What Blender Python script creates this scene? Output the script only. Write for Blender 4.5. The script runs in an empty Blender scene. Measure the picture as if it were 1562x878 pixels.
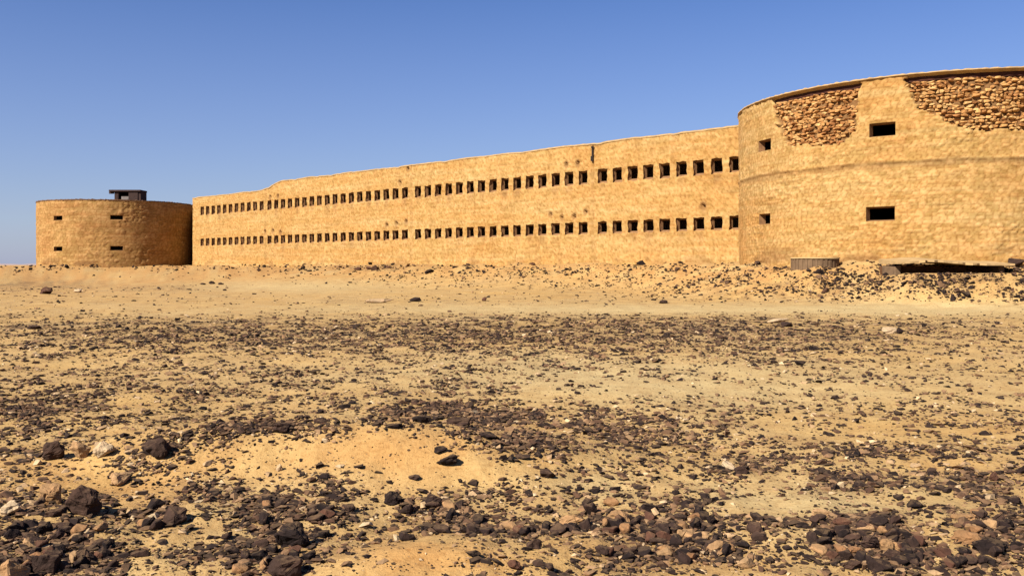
import bpy, bmesh, math, random
import numpy as np
from mathutils import Vector, Matrix, noise as mnoise

random.seed(7); rng = np.random.default_rng(7)
SC = bpy.context.scene
COL = SC.collection

# ------------------------------------------------------------------ camera, world, sun, exposure
EYE = 1.6            # eye height; the far horizon stands at this height
F = 1400.0           # focal length in pixels of the 1562 px wide photograph
CX, HY = 781.0, 404.0
cam = bpy.data.cameras.new('camera'); camo = bpy.data.objects.new('camera', cam); COL.objects.link(camo)
camo.location = (0, 0, EYE); camo.rotation_euler = (math.radians(90), 0, 0)
cam.sensor_width = 36; cam.lens = 36 * F / 1562; cam.shift_y = -(439 - HY) / 1562
cam.clip_end = 20000; cam.clip_start = 0.1
SC.camera = camo

SUN_AZ = math.radians(46)      # to the left of straight behind the camera
SUN_EL = math.radians(40)
w = bpy.data.worlds.new('World'); SC.world = w; w.use_nodes = True
nt = w.node_tree; nt.nodes.clear()
sky = nt.nodes.new('ShaderNodeTexSky'); sky.sky_type = 'NISHITA'; sky.sun_disc = False
sky.sun_elevation = SUN_EL
SD = Vector((-math.sin(SUN_AZ) * math.cos(SUN_EL), -math.cos(SUN_AZ) * math.cos(SUN_EL), math.sin(SUN_EL)))
sky.sun_rotation = math.atan2(SD.x, SD.y)
sky.air_density = 1.0; sky.dust_density = 0.5; sky.ozone_density = 4.0; sky.altitude = 300
hs = nt.nodes.new('ShaderNodeHueSaturation'); hs.inputs['Hue'].default_value = 0.517; hs.inputs['Saturation'].default_value = 1.2; hs.inputs['Value'].default_value = 1.0
bg = nt.nodes.new('ShaderNodeBackground'); bg.inputs['Strength'].default_value = 0.05
out = nt.nodes.new('ShaderNodeOutputWorld')
nt.links.new(sky.outputs[0], hs.inputs['Color']); tc = nt.nodes.new('ShaderNodeTexCoord'); sxyz = nt.nodes.new('ShaderNodeSeparateXYZ'); nt.links.new(tc.outputs['Generated'], sxyz.inputs[0])
mr = nt.nodes.new('ShaderNodeMapRange'); mr.inputs['From Min'].default_value = 0.0; mr.inputs['From Max'].default_value = 0.30
mr.inputs['To Min'].default_value = 0.6; mr.inputs['To Max'].default_value = 0.0; nt.links.new(sxyz.outputs[2], mr.inputs['Value'])
hz = nt.nodes.new('ShaderNodeMix'); hz.data_type = 'RGBA'; hz.inputs[7].default_value = (2.65, 3.0, 5.5, 1)      # dusty lilac air all round the horizon
nt.links.new(mr.outputs[0], hz.inputs[0]); nt.links.new(hs.outputs[0], hz.inputs[6]); nt.links.new(hz.outputs[2], bg.inputs[0]); nt.links.new(bg.outputs[0], out.inputs[0])
sun = bpy.data.lights.new('sun', 'SUN'); sun.energy = 4.8; sun.angle = math.radians(0.5); sun.color = (1.0, 0.93, 0.82)
suno = bpy.data.objects.new('sun', sun); COL.objects.link(suno)
suno.rotation_euler = SD.to_track_quat('Z', 'Y').to_euler()
SC.view_settings.view_transform = 'Standard'; SC.view_settings.look = 'None'
SC.view_settings.exposure = 1.27; SC.view_settings.gamma = 1.0; SC.view_settings.use_curve_mapping = False

# ------------------------------------------------------------------ numeric noise
_P = np.random.default_rng(11).permutation(256); _P = np.r_[_P, _P]
_G = np.array([(math.cos(a), math.sin(a)) for a in np.linspace(0, 2 * math.pi, 16, endpoint=False)])
def perlin(x, y):
    x = np.asarray(x, float); y = np.asarray(y, float)
    xi = np.floor(x).astype(int); yi = np.floor(y).astype(int); xf = x - xi; yf = y - yi
    u = xf ** 3 * (xf * (xf * 6 - 15) + 10); v = yf ** 3 * (yf * (yf * 6 - 15) + 10)
    def g(i, j, dx, dy):
        h = _P[(_P[i & 255] + j) & 255] & 15
        return _G[h, 0] * dx + _G[h, 1] * dy
    a = g(xi, yi, xf, yf); b = g(xi + 1, yi, xf - 1, yf)
    c = g(xi, yi + 1, xf, yf - 1); d = g(xi + 1, yi + 1, xf - 1, yf - 1)
    return (a + (b - a) * u + ((c + (d - c) * u) - (a + (b - a) * u)) * v) * 1.5
def fbm(x, y, o=4):
    s = 0; a = 1; f = 1
    for i in range(o):
        s = s + a * perlin(np.asarray(x) * f + 17.3 * i, np.asarray(y) * f + 9.1 * i); a *= .5; f *= 2.03
    return s
def ss(a, b, x):
    t = np.clip((np.asarray(x, float) - a) / (b - a), 0, 1); return t * t * (3 - 2 * t)
def hash01(i, j, k=0):
    return _P[(_P[(_P[i & 255] + j) & 255] + 37 * k) & 255] / 255.0
def rubble(u, v, cw, ch):
    """courses of roughly squared stones: returns (distance to joint 0..1, random tone per stone)"""
    v = v + .04 * perlin(u * .7, v * .7)
    r = np.floor(v / ch).astype(int)
    uu = u / cw + hash01(r, r * 3 + 5, 1) * 7
    c = np.floor(uu).astype(int)
    best = np.full(u.shape, 9.0); sec = np.full(u.shape, 9.0); tone = np.zeros(u.shape)
    for dr in (-1, 0, 1):
        rr = r + dr
        u2 = u / cw + hash01(rr, rr * 3 + 5, 1) * 7
        cc = np.floor(u2).astype(int)
        for dc in (-1, 0, 1):
            k = cc + dc
            px = k + .5 + (hash01(k, rr, 2) - .5) * .7; py = rr + .5 + (hash01(k, rr, 3) - .5) * .5
            d = (u2 - px) ** 2 + (v / ch - py) ** 2 * 1.3
            m = d < best
            sec = np.where(m, best, np.minimum(sec, d)); tone = np.where(m, hash01(k, rr, 4), tone); best = np.where(m, d, best)
    return np.clip(np.sqrt(sec) - np.sqrt(best), 0, 1), tone

# ------------------------------------------------------------------ plan of the fort (metres, x right, y away from the camera)
NC = np.array((20.5, 44.2)); NR = 9.3; NTOP = EYE + 7.5         # near round tower
P0 = np.array((12.15, 50.0)); WT = np.array((-.7118, .7024)); WN = np.array((-.7024, -.7118)); PITCH = 1.156
WLEN0, WLEN1 = -6.5, 63.2; WTOP = EYE + 7.52
FDIR = math.radians(-23.27); FD = 112.0
FR = 8.08; FC = np.array((math.sin(FDIR) * FD, math.cos(FDIR) * FD)); FTOP = EYE + 6.70
ZB = 0.3             # everything of the fort starts below the ground

DITCH = (14.12, 18.32, 33.45, 35.1, .85)
def ground(x, y):
    x = np.asarray(x, float); y = np.asarray(y, float)
    r = np.hypot(x, y)
    base = .22 * ss(12, 32, y)
    dn = np.hypot(x - NC[0], y - NC[1]) - NR
    df = np.hypot(x - FC[0], y - FC[1]) - FR
    u = np.clip((x - P0[0]) * WT[0] + (y - P0[1]) * WT[1], WLEN0, WLEN1)
    dw = np.hypot(x - P0[0] - WT[0] * u, y - P0[1] - WT[1] * u) - .2
    D = np.minimum(np.minimum(dn, df), dw)
    lf = ss(8, -30, x)
    wd = 6.2 + 13 * lf + 1.6 * perlin(x * .13, y * .13)
    zb = 1.64 - .08 * lf + .16 * fbm(x * .28 + 70, y * .28, 4)
    k = ss(1, 0, np.clip(D / wd, 0, 1))
    z = base + (zb - base) * k
    deb = ss(9, 2, D) * ss(0, .5, D + .5)
    far = ss(220, 60, r)
    z = z + far * (.05 * fbm(x * .45, y * .45, 4) + .10 * perlin(x * .11 + 4, y * .11))
    z = z + deb * (.07 + .05 * (1 - lf)) * fbm(x * .9 + 31, y * .9, 4)
    near = ss(16, 7, r)
    z = z + near * .018 * fbm(x * 3.1, y * 3.1, 3)
    def bump(cx, cy, rx, ry, h):
        return h * np.exp(-(((x - cx) / rx) ** 2 + ((y - cy) / ry) ** 2))
    z = z + bump(-.70, 7.5, 1.35, .75, .26) + bump(-1.9, 7.6, 1.1, .7, .17) + bump(-.9, 8.35, 1.5, .35, .06) + bump(-.35, 5.1, .8, .45, .10) + bump(-2.9, 7.6, .9, .6, .12) \
          + bump(-3.1, 5.6, 1.2, .6, .08) + bump(-1.6, 5.9, .7, .5, .07) + bump(2.2, 5.6, 1.2, .6, .07) + bump(-5.5, 9.5, 1.2, 1.0, .1)
    z = z + bump(14.5, 33.0, 1.7, 1.3, .62) + bump(18.0, 32.4, 2.4, 1.2, .35) + bump(9.6, 36.2, 2.6, 1.6, .2) + bump(12.0, 36.3, 1.5, 1.1, .34)
    # the ditch under the slab, and a level bed round the drum
    if DITCH:
        xa, xb, ya, yb, zd = DITCH
        m = ss(xa - .15, xa + .1, x) * ss(xb + .15, xb - .1, x) * ss(ya - .05, ya + .15, y) * ss(yb + .2, yb, y)
        z = z * (1 - m) + np.minimum(z, zd) * m
        f = ss(xa - .7, xa, x) * ss(xb + .7, xb, x) * ss(ya + .25, ya, y)
        z = z * (1 - f) + np.minimum(z, 1.305 + .02 * perlin(x * 2, y * 2)) * f
    z = z + np.where(r > 150, 1.0 * ss(150, 2500, r), 0)
    return z
def W(px, py, it=12):
    """ground point seen at pixel (px, py) of the photograph"""
    px = np.asarray(px, float); py = np.asarray(py, float)
    k = (px - CX) / F; m = (py - HY) / F
    d = EYE / np.maximum(m, 1e-4)
    # first hit along the ray
    lo = np.full(d.shape, 1.0); hit = np.full(d.shape, np.nan)
    t = np.geomspace(2.2, 110, 300)
    for a, b in zip(t[:-1], t[1:]):
        below = (EYE - m * b) < ground(k * b, b)
        hit = np.where(below & np.isnan(hit), b, hit)
    hit = np.where(np.isnan(hit), d, hit)
    a = hit / 1.0135; b = hit.copy()
    for _ in range(it):
        c = (a + b) / 2; below = (EYE - m * c) < ground(k * c, c)
        b = np.where(below, c, b); a = np.where(below, a, c)
    return k * b, b

_gu = np.arange(-760, 2201, 10.); _gv = np.concatenate([np.arange(396, 480, 1.5), np.arange(480, 1030, 5.)])
_UU, _VV = np.meshgrid(_gu, _gv, indexing='ij'); _DD = None
def WQ(px, py):
    """the same, looked up in a table (for many points)"""
    global _DD
    if _DD is None: _DD = 1 / W(_UU, _VV, 6)[1]
    iu = np.clip((px + 760) / 10, 0, len(_gu) - 1.001); i = iu.astype(int); fu = iu - i
    j = np.clip(np.searchsorted(_gv, py) - 1, 0, len(_gv) - 2); fv = np.clip((py - _gv[j]) / (_gv[j + 1] - _gv[j]), 0, 1)
    q = (_DD[i, j] * (1 - fu) + _DD[i + 1, j] * fu) * (1 - fv) + (_DD[i, j + 1] * (1 - fu) + _DD[i + 1, j + 1] * fu) * fv
    d = 1 / q; return (px - CX) / F * d, d

# ------------------------------------------------------------------ mesh helpers
def mesh_np(name, V, Fc, smooth=False, attrs=None, uv=None):
    V = np.asarray(V, np.float32); Fc = np.asarray(Fc, np.int32)
    n = Fc.shape[1]
    me = bpy.data.meshes.new(name)
    me.vertices.add(len(V)); me.vertices.foreach_set('co', V.ravel())
    me.loops.add(Fc.size); me.loops.foreach_set('vertex_index', Fc.ravel())
    me.polygons.add(len(Fc)); me.polygons.foreach_set('loop_start', np.arange(0, Fc.size, n, dtype=np.int32))
    me.polygons.foreach_set('loop_total', np.full(len(Fc), n, np.int32))
    me.polygons.foreach_set('use_smooth', np.full(len(Fc), smooth))
    me.update(calc_edges=True)
    for k, a in (attrs or {}).items():
        at = me.attributes.new(k, 'FLOAT', 'POINT'); at.data.foreach_set('value', np.asarray(a, np.float32))
    return me
def link(name, me, mat=None, parent=None):
    o = bpy.data.objects.new(name, me); COL.objects.link(o)
    if mat is not None and len(me.materials) == 0: me.materials.append(mat)
    if parent is not None: o.parent = parent
    return o
def tag(o, label=None, cat=None, group=None, kind=None):
    if label: o['label'] = label
    if cat: o['category'] = cat
    if group: o['group'] = group
    if kind: o['kind'] = kind
    return o
def empty(name, loc=(0, 0, 0), rz=0):
    o = bpy.data.objects.new(name, None); COL.objects.link(o); o.location = loc; o.rotation_euler = (0, 0, rz)
    o.empty_display_size = .5
    return o
def edges(lo, hi, step, extra=()):
    e = sorted({round(float(v), 5) for v in list(extra) + [lo, hi] if lo - 1e-6 <= v <= hi + 1e-6})
    r = []
    for a, b in zip(e[:-1], e[1:]):
        st = step((a + b) / 2) if callable(step) else step
        n = max(1, int(round((b - a) / st))); r += list(np.linspace(a, b, n, endpoint=False))
    return np.array(r + [e[-1]])
def grid(U, V, pos, holes=(), smooth=True, attrs=None, name='m'):
    uu, vv = np.meshgrid(U, V, indexing='ij'); nu, nv = uu.shape
    X = pos(uu, vv).reshape(-1, 3)
    i, j = np.meshgrid(np.arange(nu - 1), np.arange(nv - 1), indexing='ij')
    cu = (U[:-1] + U[1:])[:, None] / 2; cv = (V[:-1] + V[1:])[None, :] / 2
    keep = np.ones((nu - 1, nv - 1), bool)
    for (a, b, c, d) in holes: keep &= ~((cu > a) & (cu < b) & (cv > c) & (cv < d))
    a = (i * nv + j)[keep]
    Fc = np.stack([a, a + nv, a + nv + 1, a + 1], 1)
    used = np.unique(Fc); mp = np.zeros(nu * nv, int); mp[used] = np.arange(len(used))
    at = {k: np.asarray(f(uu, vv)).ravel()[used] for k, f in (attrs or {}).items()}
    return mesh_np(name, X[used], mp[Fc], smooth, at)
def bm_mesh(name, fn):
    bm = bmesh.new(); fn(bm); bmesh.ops.recalc_face_normals(bm, faces=bm.faces)
    me = bpy.data.meshes.new(name); bm.to_mesh(me); bm.free(); return me
def box(bm, c, s, bev=0.0, rot=0, jit=0):
    r = bmesh.ops.create_cube(bm, size=1); vs = r['verts']
    bmesh.ops.scale(bm, vec=s, verts=vs)
    if jit:
        for v in vs: v.co += Vector((random.uniform(-jit, jit), random.uniform(-jit, jit), random.uniform(-jit, jit)))
    if rot: bmesh.ops.rotate(bm, matrix=Matrix.Rotation(rot, 3, 'Z'), verts=vs)
    bmesh.ops.translate(bm, vec=c, verts=vs)
    if bev:
        es = list({e for v in vs for e in v.link_edges})
        bmesh.ops.bevel(bm, geom=es, offset=bev, segments=2, affect='EDGES', profile=.6)

# ------------------------------------------------------------------ materials
ALB = .74       # overall albedo of the place
def K(c, k=.62): return tuple(v * k for v in c)
class MT:
    def __init__(s, name):
        s.m = bpy.data.materials.new(name); s.m.use_nodes = True; s.t = s.m.node_tree; s.b = s.t.nodes['Principled BSDF']
        s.b.inputs['Roughness'].default_value = .95
        s.b.inputs['Specular IOR Level'].default_value = .15
    def n(s, typ, **kw):
        x = s.t.nodes.new(typ)
        for k, v in kw.items():
            if isinstance(k, str) and hasattr(x, k): setattr(x, k, v)
        return x
    def l(s, a, b): s.t.links.new(a, b)
    def noise(s, vec, scale, detail=4, rough=.55, dist=0):
        x = s.n('ShaderNodeTexNoise'); x.inputs['Scale'].default_value = scale; x.inputs['Detail'].default_value = detail
        x.inputs['Roughness'].default_value = rough; x.inputs['Distortion'].default_value = dist; s.l(vec, x.inputs['Vector']); return x.outputs['Fac']
    def vor(s, vec, scale, feature='F1', out='Distance'):
        x = s.n('ShaderNodeTexVoronoi'); x.feature = feature; x.inputs['Scale'].default_value = scale; s.l(vec, x.inputs['Vector']); return x.outputs[out]
    def ramp(s, f, stops, interp='LINEAR'):
        x = s.n('ShaderNodeValToRGB'); cr = x.color_ramp; cr.interpolation = interp
        while len(cr.elements) > 1: cr.elements.remove(cr.elements[-1])
        cr.elements[0].position = stops[0][0]
        c0 = stops[0][1]; cr.elements[0].color = (*c0, 1) if isinstance(c0, tuple) else (c0, c0, c0, 1)
        for p, c in stops[1:]:
            e = cr.elements.new(p); e.color = (*c, 1) if isinstance(c, tuple) else (c, c, c, 1)
        s.l(f, x.inputs[0]); return x.outputs[0]
    def mix(s, f, a, b, mode='MIX'):
        x = s.n('ShaderNodeMix'); x.data_type = 'RGBA'; x.blend_type = mode
        for v, i in ((f, 0), (a, 6), (b, 7)):
            if isinstance(v, (int, float)): x.inputs[i].default_value = v if i == 0 else (v, v, v, 1)
            elif isinstance(v, tuple): x.inputs[i].default_value = (*v, 1)
            else: s.l(v, x.inputs[i])
        return x.outputs[2]
    def math(s, op, a, b=None, c=None, clamp=False):
        x = s.n('ShaderNodeMath'); x.operation = op; x.use_clamp = clamp
        for i, v in enumerate((a, b, c)):
            if v is None: continue
            if isinstance(v, (int, float)): x.inputs[i].default_value = v
            else: s.l(v, x.inputs[i])
        return x.outputs[0]
    def coord(s, out='Object', scale=(1, 1, 1)):
        x = s.n('ShaderNodeTexCoord'); m = s.n('ShaderNodeMapping'); m.inputs['Scale'].default_value = scale
        s.l(x.outputs[out], m.inputs[0]); return m.outputs[0]
    def geo(s, scale=(1, 1, 1)):
        x = s.n('ShaderNodeNewGeometry'); m = s.n('ShaderNodeMapping'); m.inputs['Scale'].default_value = scale
        s.l(x.outputs['Position'], m.inputs[0]); return m.outputs[0]
    def attr(s, name):
        x = s.n('ShaderNodeAttribute'); x.attribute_name = name; return x.outputs['Fac']
    def bump(s, h, strength=.5, dist=.02):
        x = s.n('ShaderNodeBump'); x.inputs['Strength'].default_value = strength; x.inputs['Distance'].default_value = dist
        s.l(h, x.inputs['Height']); s.l(x.outputs[0], s.b.inputs['Normal'])
    def color(s, c):
        if isinstance(c, tuple): s.b.inputs['Base Color'].default_value = (*K(c, ALB), 1)
        else: s.l(s.mix(1., c, (ALB, ALB, ALB), 'MULTIPLY'), s.b.inputs['Base Color'])

def plaster_material(name, c1, c2, c3, joint=.55):
    m = MT(name); g = m.geo(); gs = m.geo((1, 1, .16)); gh = m.geo((.14, .14, 2.4))
    big = m.noise(g, .30, 6, .65); mid = m.noise(gh, .9, 5, .65); fine = m.noise(g, 5.5, 4, .7); streak = m.noise(gs, 1.6, 4, .6)
    col = m.mix(m.ramp(big, [(.35, 0.), (.65, 1.)]), c1, c2)
    col = m.mix(m.ramp(mid, [(.45, 0.), (.72, .8)]), col, c3)
    col = m.mix(m.ramp(fine, [(.30, 1.), (.52, 0.)]), col, m.mix(1., col, (.74, .66, .52), 'MULTIPLY'))
    col = m.mix(m.ramp(fine, [(.56, 0.), (.75, .75)]), col, m.mix(1., col, (1.28, 1.28, 1.35), 'MULTIPLY'))
    col = m.mix(m.ramp(streak, [(.52, 0.), (.72, .45)]), col, m.mix(1., col, (.72, .64, .58), 'MULTIPLY'))
    tone = m.attr('tone'); jn = m.attr('joint')
    tv = m.math('MULTIPLY_ADD', tone, .34, .83)
    x = m.n('ShaderNodeCombineColor'); m.l(tv, x.inputs[0]); m.l(tv, x.inputs[1]); m.l(m.math('MULTIPLY_ADD', tone, .5, .75), x.inputs[2])
    col = m.mix(1., col, x.outputs[0], 'MULTIPLY')
    col = m.mix(m.math('MULTIPLY', jn, joint), col, m.mix(1., col, (.60, .47, .36), 'MULTIPLY'))
    # dark marks by mask: dirt, bare mortar, pits, strip below the band
    col = m.mix(m.attr('dark_mark'), col, (.13, .06, .026))
    m.color(col); m.bump(fine, .5, .03); return m.m
M_WALL = plaster_material('ochre_plaster', K((.71, .43, .15)), K((.68, .37, .115)), K((.76, .52, .22)), .65)
M_NEAR = plaster_material('tower_masonry', K((.71, .44, .155)), K((.68, .37, .115)), K((.77, .54, .23)), .7)
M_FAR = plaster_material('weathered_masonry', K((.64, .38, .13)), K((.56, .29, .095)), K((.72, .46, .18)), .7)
def flat_rough(name, c, var=.25, scale=3., bump=.4):
    m = MT(name); g = m.geo(); n = m.noise(g, scale, 5, .65)
    d = tuple(v * (1 - var) for v in c); l = tuple(min(1, v * (1 + var)) for v in c)
    m.color(m.ramp(n, [(.3, d), (.7, l)])); m.bump(n, bump, .03); return m.m
M_COPE = flat_rough('pale_render_coping', K((.66, .44, .20)), .2)
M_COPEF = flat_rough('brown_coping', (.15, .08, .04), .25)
M_REVEAL = flat_rough('reveal_shade_plaster', (.24, .125, .055), .3, 6)  # plaster darkened to deepen the shade inside the openings
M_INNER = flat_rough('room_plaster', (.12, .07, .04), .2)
M_RECESS = flat_rough('trench_shade_dark', (.12, .055, .024), .4, 4)  # shade of the trench gap put into its back wall's colour
M_IRON = flat_rough('dark_iron', (.035, .025, .022), .3, 8)
M_DRUM = flat_rough('drum_concrete', (.16, .10, .055), .3, 4)
M_GREY = flat_rough('grey_sheet', (.20, .17, .15), .2, 4)
M_HILL = flat_rough('far_ridge_haze', (.34, .27, .26), .15, .01)  # distance haze painted into the ridge's colour
M_RIM_SHADE = flat_rough('rim_shade_dark', (.055, .02, .013), .4, 5)  # colour for the painted shade under the near tower's rim
M_DARKW = flat_rough('dark_timber', (.05, .03, .025), .3, 5)

def stone_material(name, stops, bumpd=.02, lichen=True):
    m = MT(name); oi = m.n('ShaderNodeObjectInfo')
    t = m.math('FRACT', m.math('ADD', m.attr('tone'), oi.outputs['Random']))
    g = m.geo(); n = m.noise(g, 11, 5, .65); n2 = m.noise(g, 38, 3, .6)
    col = m.ramp(t, stops)
    col = m.mix(m.ramp(n, [(.38, 0.), (.68, .8)]), col, m.mix(1., col, (1.75, 1.6, 1.5), 'MULTIPLY'))
    col = m.mix(m.ramp(n2, [(.3, .7), (.5, 0.)]), col, m.mix(1., col, (.6, .58, .55), 'MULTIPLY'))
    # sandy tan tint on upward faces
    ge = m.n('ShaderNodeNewGeometry'); sx = m.n('ShaderNodeSeparateXYZ'); m.l(ge.outputs['Normal'], sx.inputs[0])
    up = m.ramp(m.math('ADD', sx.outputs[2], m.math('MULTIPLY_ADD', n, .8, -.4)), [(.80, 0.), (1.0, .28)])
    col = m.mix(up, col, (.26, .16, .075))
    m.color(col); m.bump(m.math('ADD', n, m.math('MULTIPLY', n2, .4)), .7, bumpd); return m.m
DARK = [(0, (.010, .006, .0055)), (.4, (.018, .011, .0095)), (.75, (.042, .024, .017)), (1, (.026, .015, .012))]
MIXD = [(0, (.009, .0055, .0052)), (.45, (.021, .0125, .010)), (.57, (.07, .037, .022)), (.7, (.17, .10, .052)), (.85, (.32, .215, .115)), (1, (.46, .35, .21))]
TAN = [(0, (.17, .085, .038)), (.5, (.24, .135, .06)), (1, (.30, .19, .095))]
PALE = [(0, (.33, .235, .135)), (1, (.42, .32, .20))]
M_DARK = stone_material('desert_varnish_stone', DARK)
M_STONES = stone_material('mixed_desert_stone', MIXD, .01)
M_BROWN = stone_material('dark_brown_stone', [(0, (.035, .02, .014)), (1, (.06, .034, .023))])
M_TAN = stone_material('tan_stone', TAN)
M_PALE = stone_material('pale_limestone', PALE)
M_RED = stone_material('red_brown_stone', [(0, (.055, .025, .016)), (1, (.085, .04, .024))])
M_RUB = stone_material('rubble_stone', [(0, (.24, .105, .036)), (.35, (.33, .165, .055)), (.7, (.42, .235, .085)), (1, (.48, .31, .13))])

def ground_material():
    m = MT('desert_sand'); g = m.geo()
    gr = m.attr('gravel'); orr = m.attr('orange'); pal = m.attr('pale')
    big = m.noise(g, .35, 5, .6); mid = m.noise(g, 2.2, 5, .65); fine = m.noise(g, 22, 4, .7); vfine = m.noise(g, 70, 3, .7)
    col = m.mix(m.ramp(big, [(.35, 0.), (.65, 1.)]), K((.76, .51, .215)), K((.79, .50, .18)))
    col = m.mix(orr, col, K((.74, .42, .145)))
    col = m.mix(pal, col, K((.80, .60, .285)))
    col = m.mix(m.ramp(mid, [(.42, 0.), (.7, .6)]), col, m.mix(1., col, (.80, .68, .58), 'MULTIPLY'))
    col = m.mix(m.ramp(fine, [(.3, .75), (.5, 0.)]), col, m.mix(1., col, (.66, .56, .46), 'MULTIPLY'))
    col = m.mix(m.ramp(fine, [(.56, 0.), (.8, .7)]), col, m.mix(1., col, (1.22, 1.25, 1.32), 'MULTIPLY'))
    # fine grit: dark grains between the stones
    v = m.n('ShaderNodeTexVoronoi'); v.inputs['Scale'].default_value = 24; v.inputs['Randomness'].default_value = 1; m.l(g, v.inputs['Vector'])
    sep = m.n('ShaderNodeSeparateColor'); m.l(v.outputs['Color'], sep.inputs[0])
    sel = m.math('LESS_THAN', sep.outputs[0], m.math('MULTIPLY_ADD', gr, .55, .06))
    dot = m.math('LESS_THAN', v.outputs['Distance'], m.math('MULTIPLY_ADD', sep.outputs[1], .012, .008))
    dot = m.math('MULTIPLY', sel, m.ramp(v.outputs['Distance'], [(.26, 1.), (.36, 0.)]))
    grain = m.ramp(sep.outputs[2], [(0, (.02, .011, .009)), (.6, (.06, .03, .018)), (1, (.2, .13, .07))])
    col = m.mix(m.math('MULTIPLY', dot, .9), col, grain)
    dk = m.noise(g, 1.1, 6, .7)
    col = m.mix(m.math('MULTIPLY', gr, m.ramp(dk, [(.35, .1), (.65, .85)])), col, (.085, .05, .028))
    m.color(col)
    h = m.math('ADD', m.math('MULTIPLY', fine, .8), m.math('MULTIPLY', vfine, .3))
    h = m.math('ADD', h, m.math('MULTIPLY', dot, .6))
    m.bump(h, .55, .03); return m.m
M_GROUND = ground_material()

# ------------------------------------------------------------------ where stones lie thick (found from the photograph, kept as places)
DENSE = [(250, 512, 330, 22, 1.15), (640, 512, 260, 24, 1.35), (960, 505, 230, 26, 1.35), (1180, 515, 170, 26, .9), (1400, 500, 170, 18, .5),
         (50, 625, 95, 32, 1.5), (700, 634, 120, 17, 3.0), (600, 640, 70, 14, 1.6), (785, 665, 55, 24, 2.6), (430, 648, 60, 16, 1.4), (350, 650, 60, 20, 1.0),
         (120, 800, 180, 45, 1.0), (90, 850, 130, 40, 1.3), (450, 800, 120, 50, 1.1), (430, 850, 120, 30, 1.1), (740, 795, 90, 45, 1.1), (860, 790, 110, 30, 1.1),
         (980, 820, 160, 50, .9), (1075, 790, 50, 50, 1.3), (1180, 820, 130, 45, 1.0), (1340, 810, 70, 55, 1.7), (1480, 810, 140, 40, 1.0), (1450, 850, 130, 35, .9), (1250, 850, 120, 30, .9),
         (1010, 650, 150, 22, .6), (1150, 705, 120, 30, .7), (1290, 715, 60, 35, 1.0), (950, 690, 70, 25, .8), (1440, 700, 120, 35, .55),
         (30, 690, 90, 25, .7), (250, 680, 90, 30, .8), (1450, 425, 90, 16, .7), (60, 435, 80, 8, .8), (260, 440, 60, 6, .5),
         (300, 590, 300, 30, .35), (700, 590, 250, 22, .35), (560, 408, 60, 4, .8), (1240, 440, 60, 16, .4), (920, 680, 60, 22, .5), (1540, 740, 50, 30, .7)]
CLEAR = [(525, 692, 245, 38, 1.), (690, 718, 110, 32, .85), (650, 850, 75, 32, 1.), (540, 868, 60, 18, .9), (1050, 590, 330, 18, .75), (1180, 772, 100, 20, .85),
         (900, 740, 120, 18, .6), (1300, 765, 140, 18, .7), (1350, 660, 200, 16, .5), (1000, 472, 620, 9, .9), (470, 440, 170, 14, .8), (1420, 470, 180, 12, .8), (240, 470, 200, 8, .6),
         (140, 740, 60, 16, .5), (1440, 815, 40, 14, .5)]
def density(u, v, x, y):
    d = .34 + .3 * ss(-.5, .8, fbm(x * .55, y * .55, 3)) - .1
    d = d * (1 - .45 * ss(520, 440, v)) + .12 * ss(700, 800, v) + .08
    for cx, cy, rx, ry, a in DENSE: d = d + a * np.exp(-(((u - cx) / rx) ** 2 + ((v - cy) / ry) ** 2))
    for cx, cy, rx, ry, a in CLEAR: d = d * (1 - a * np.exp(-(((u - cx) / rx) ** 2 + ((v - cy) / ry) ** 2)))
    return d * np.clip(.35 + 1.1 * ss(-.45, .5, fbm(x * 1.7 + 5, y * 1.7, 3)), 0, 1.4)
def project(x, y, z):
    yy = np.maximum(y, .5); return CX + F * x / yy, HY + F * (EYE - z) / yy

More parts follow.
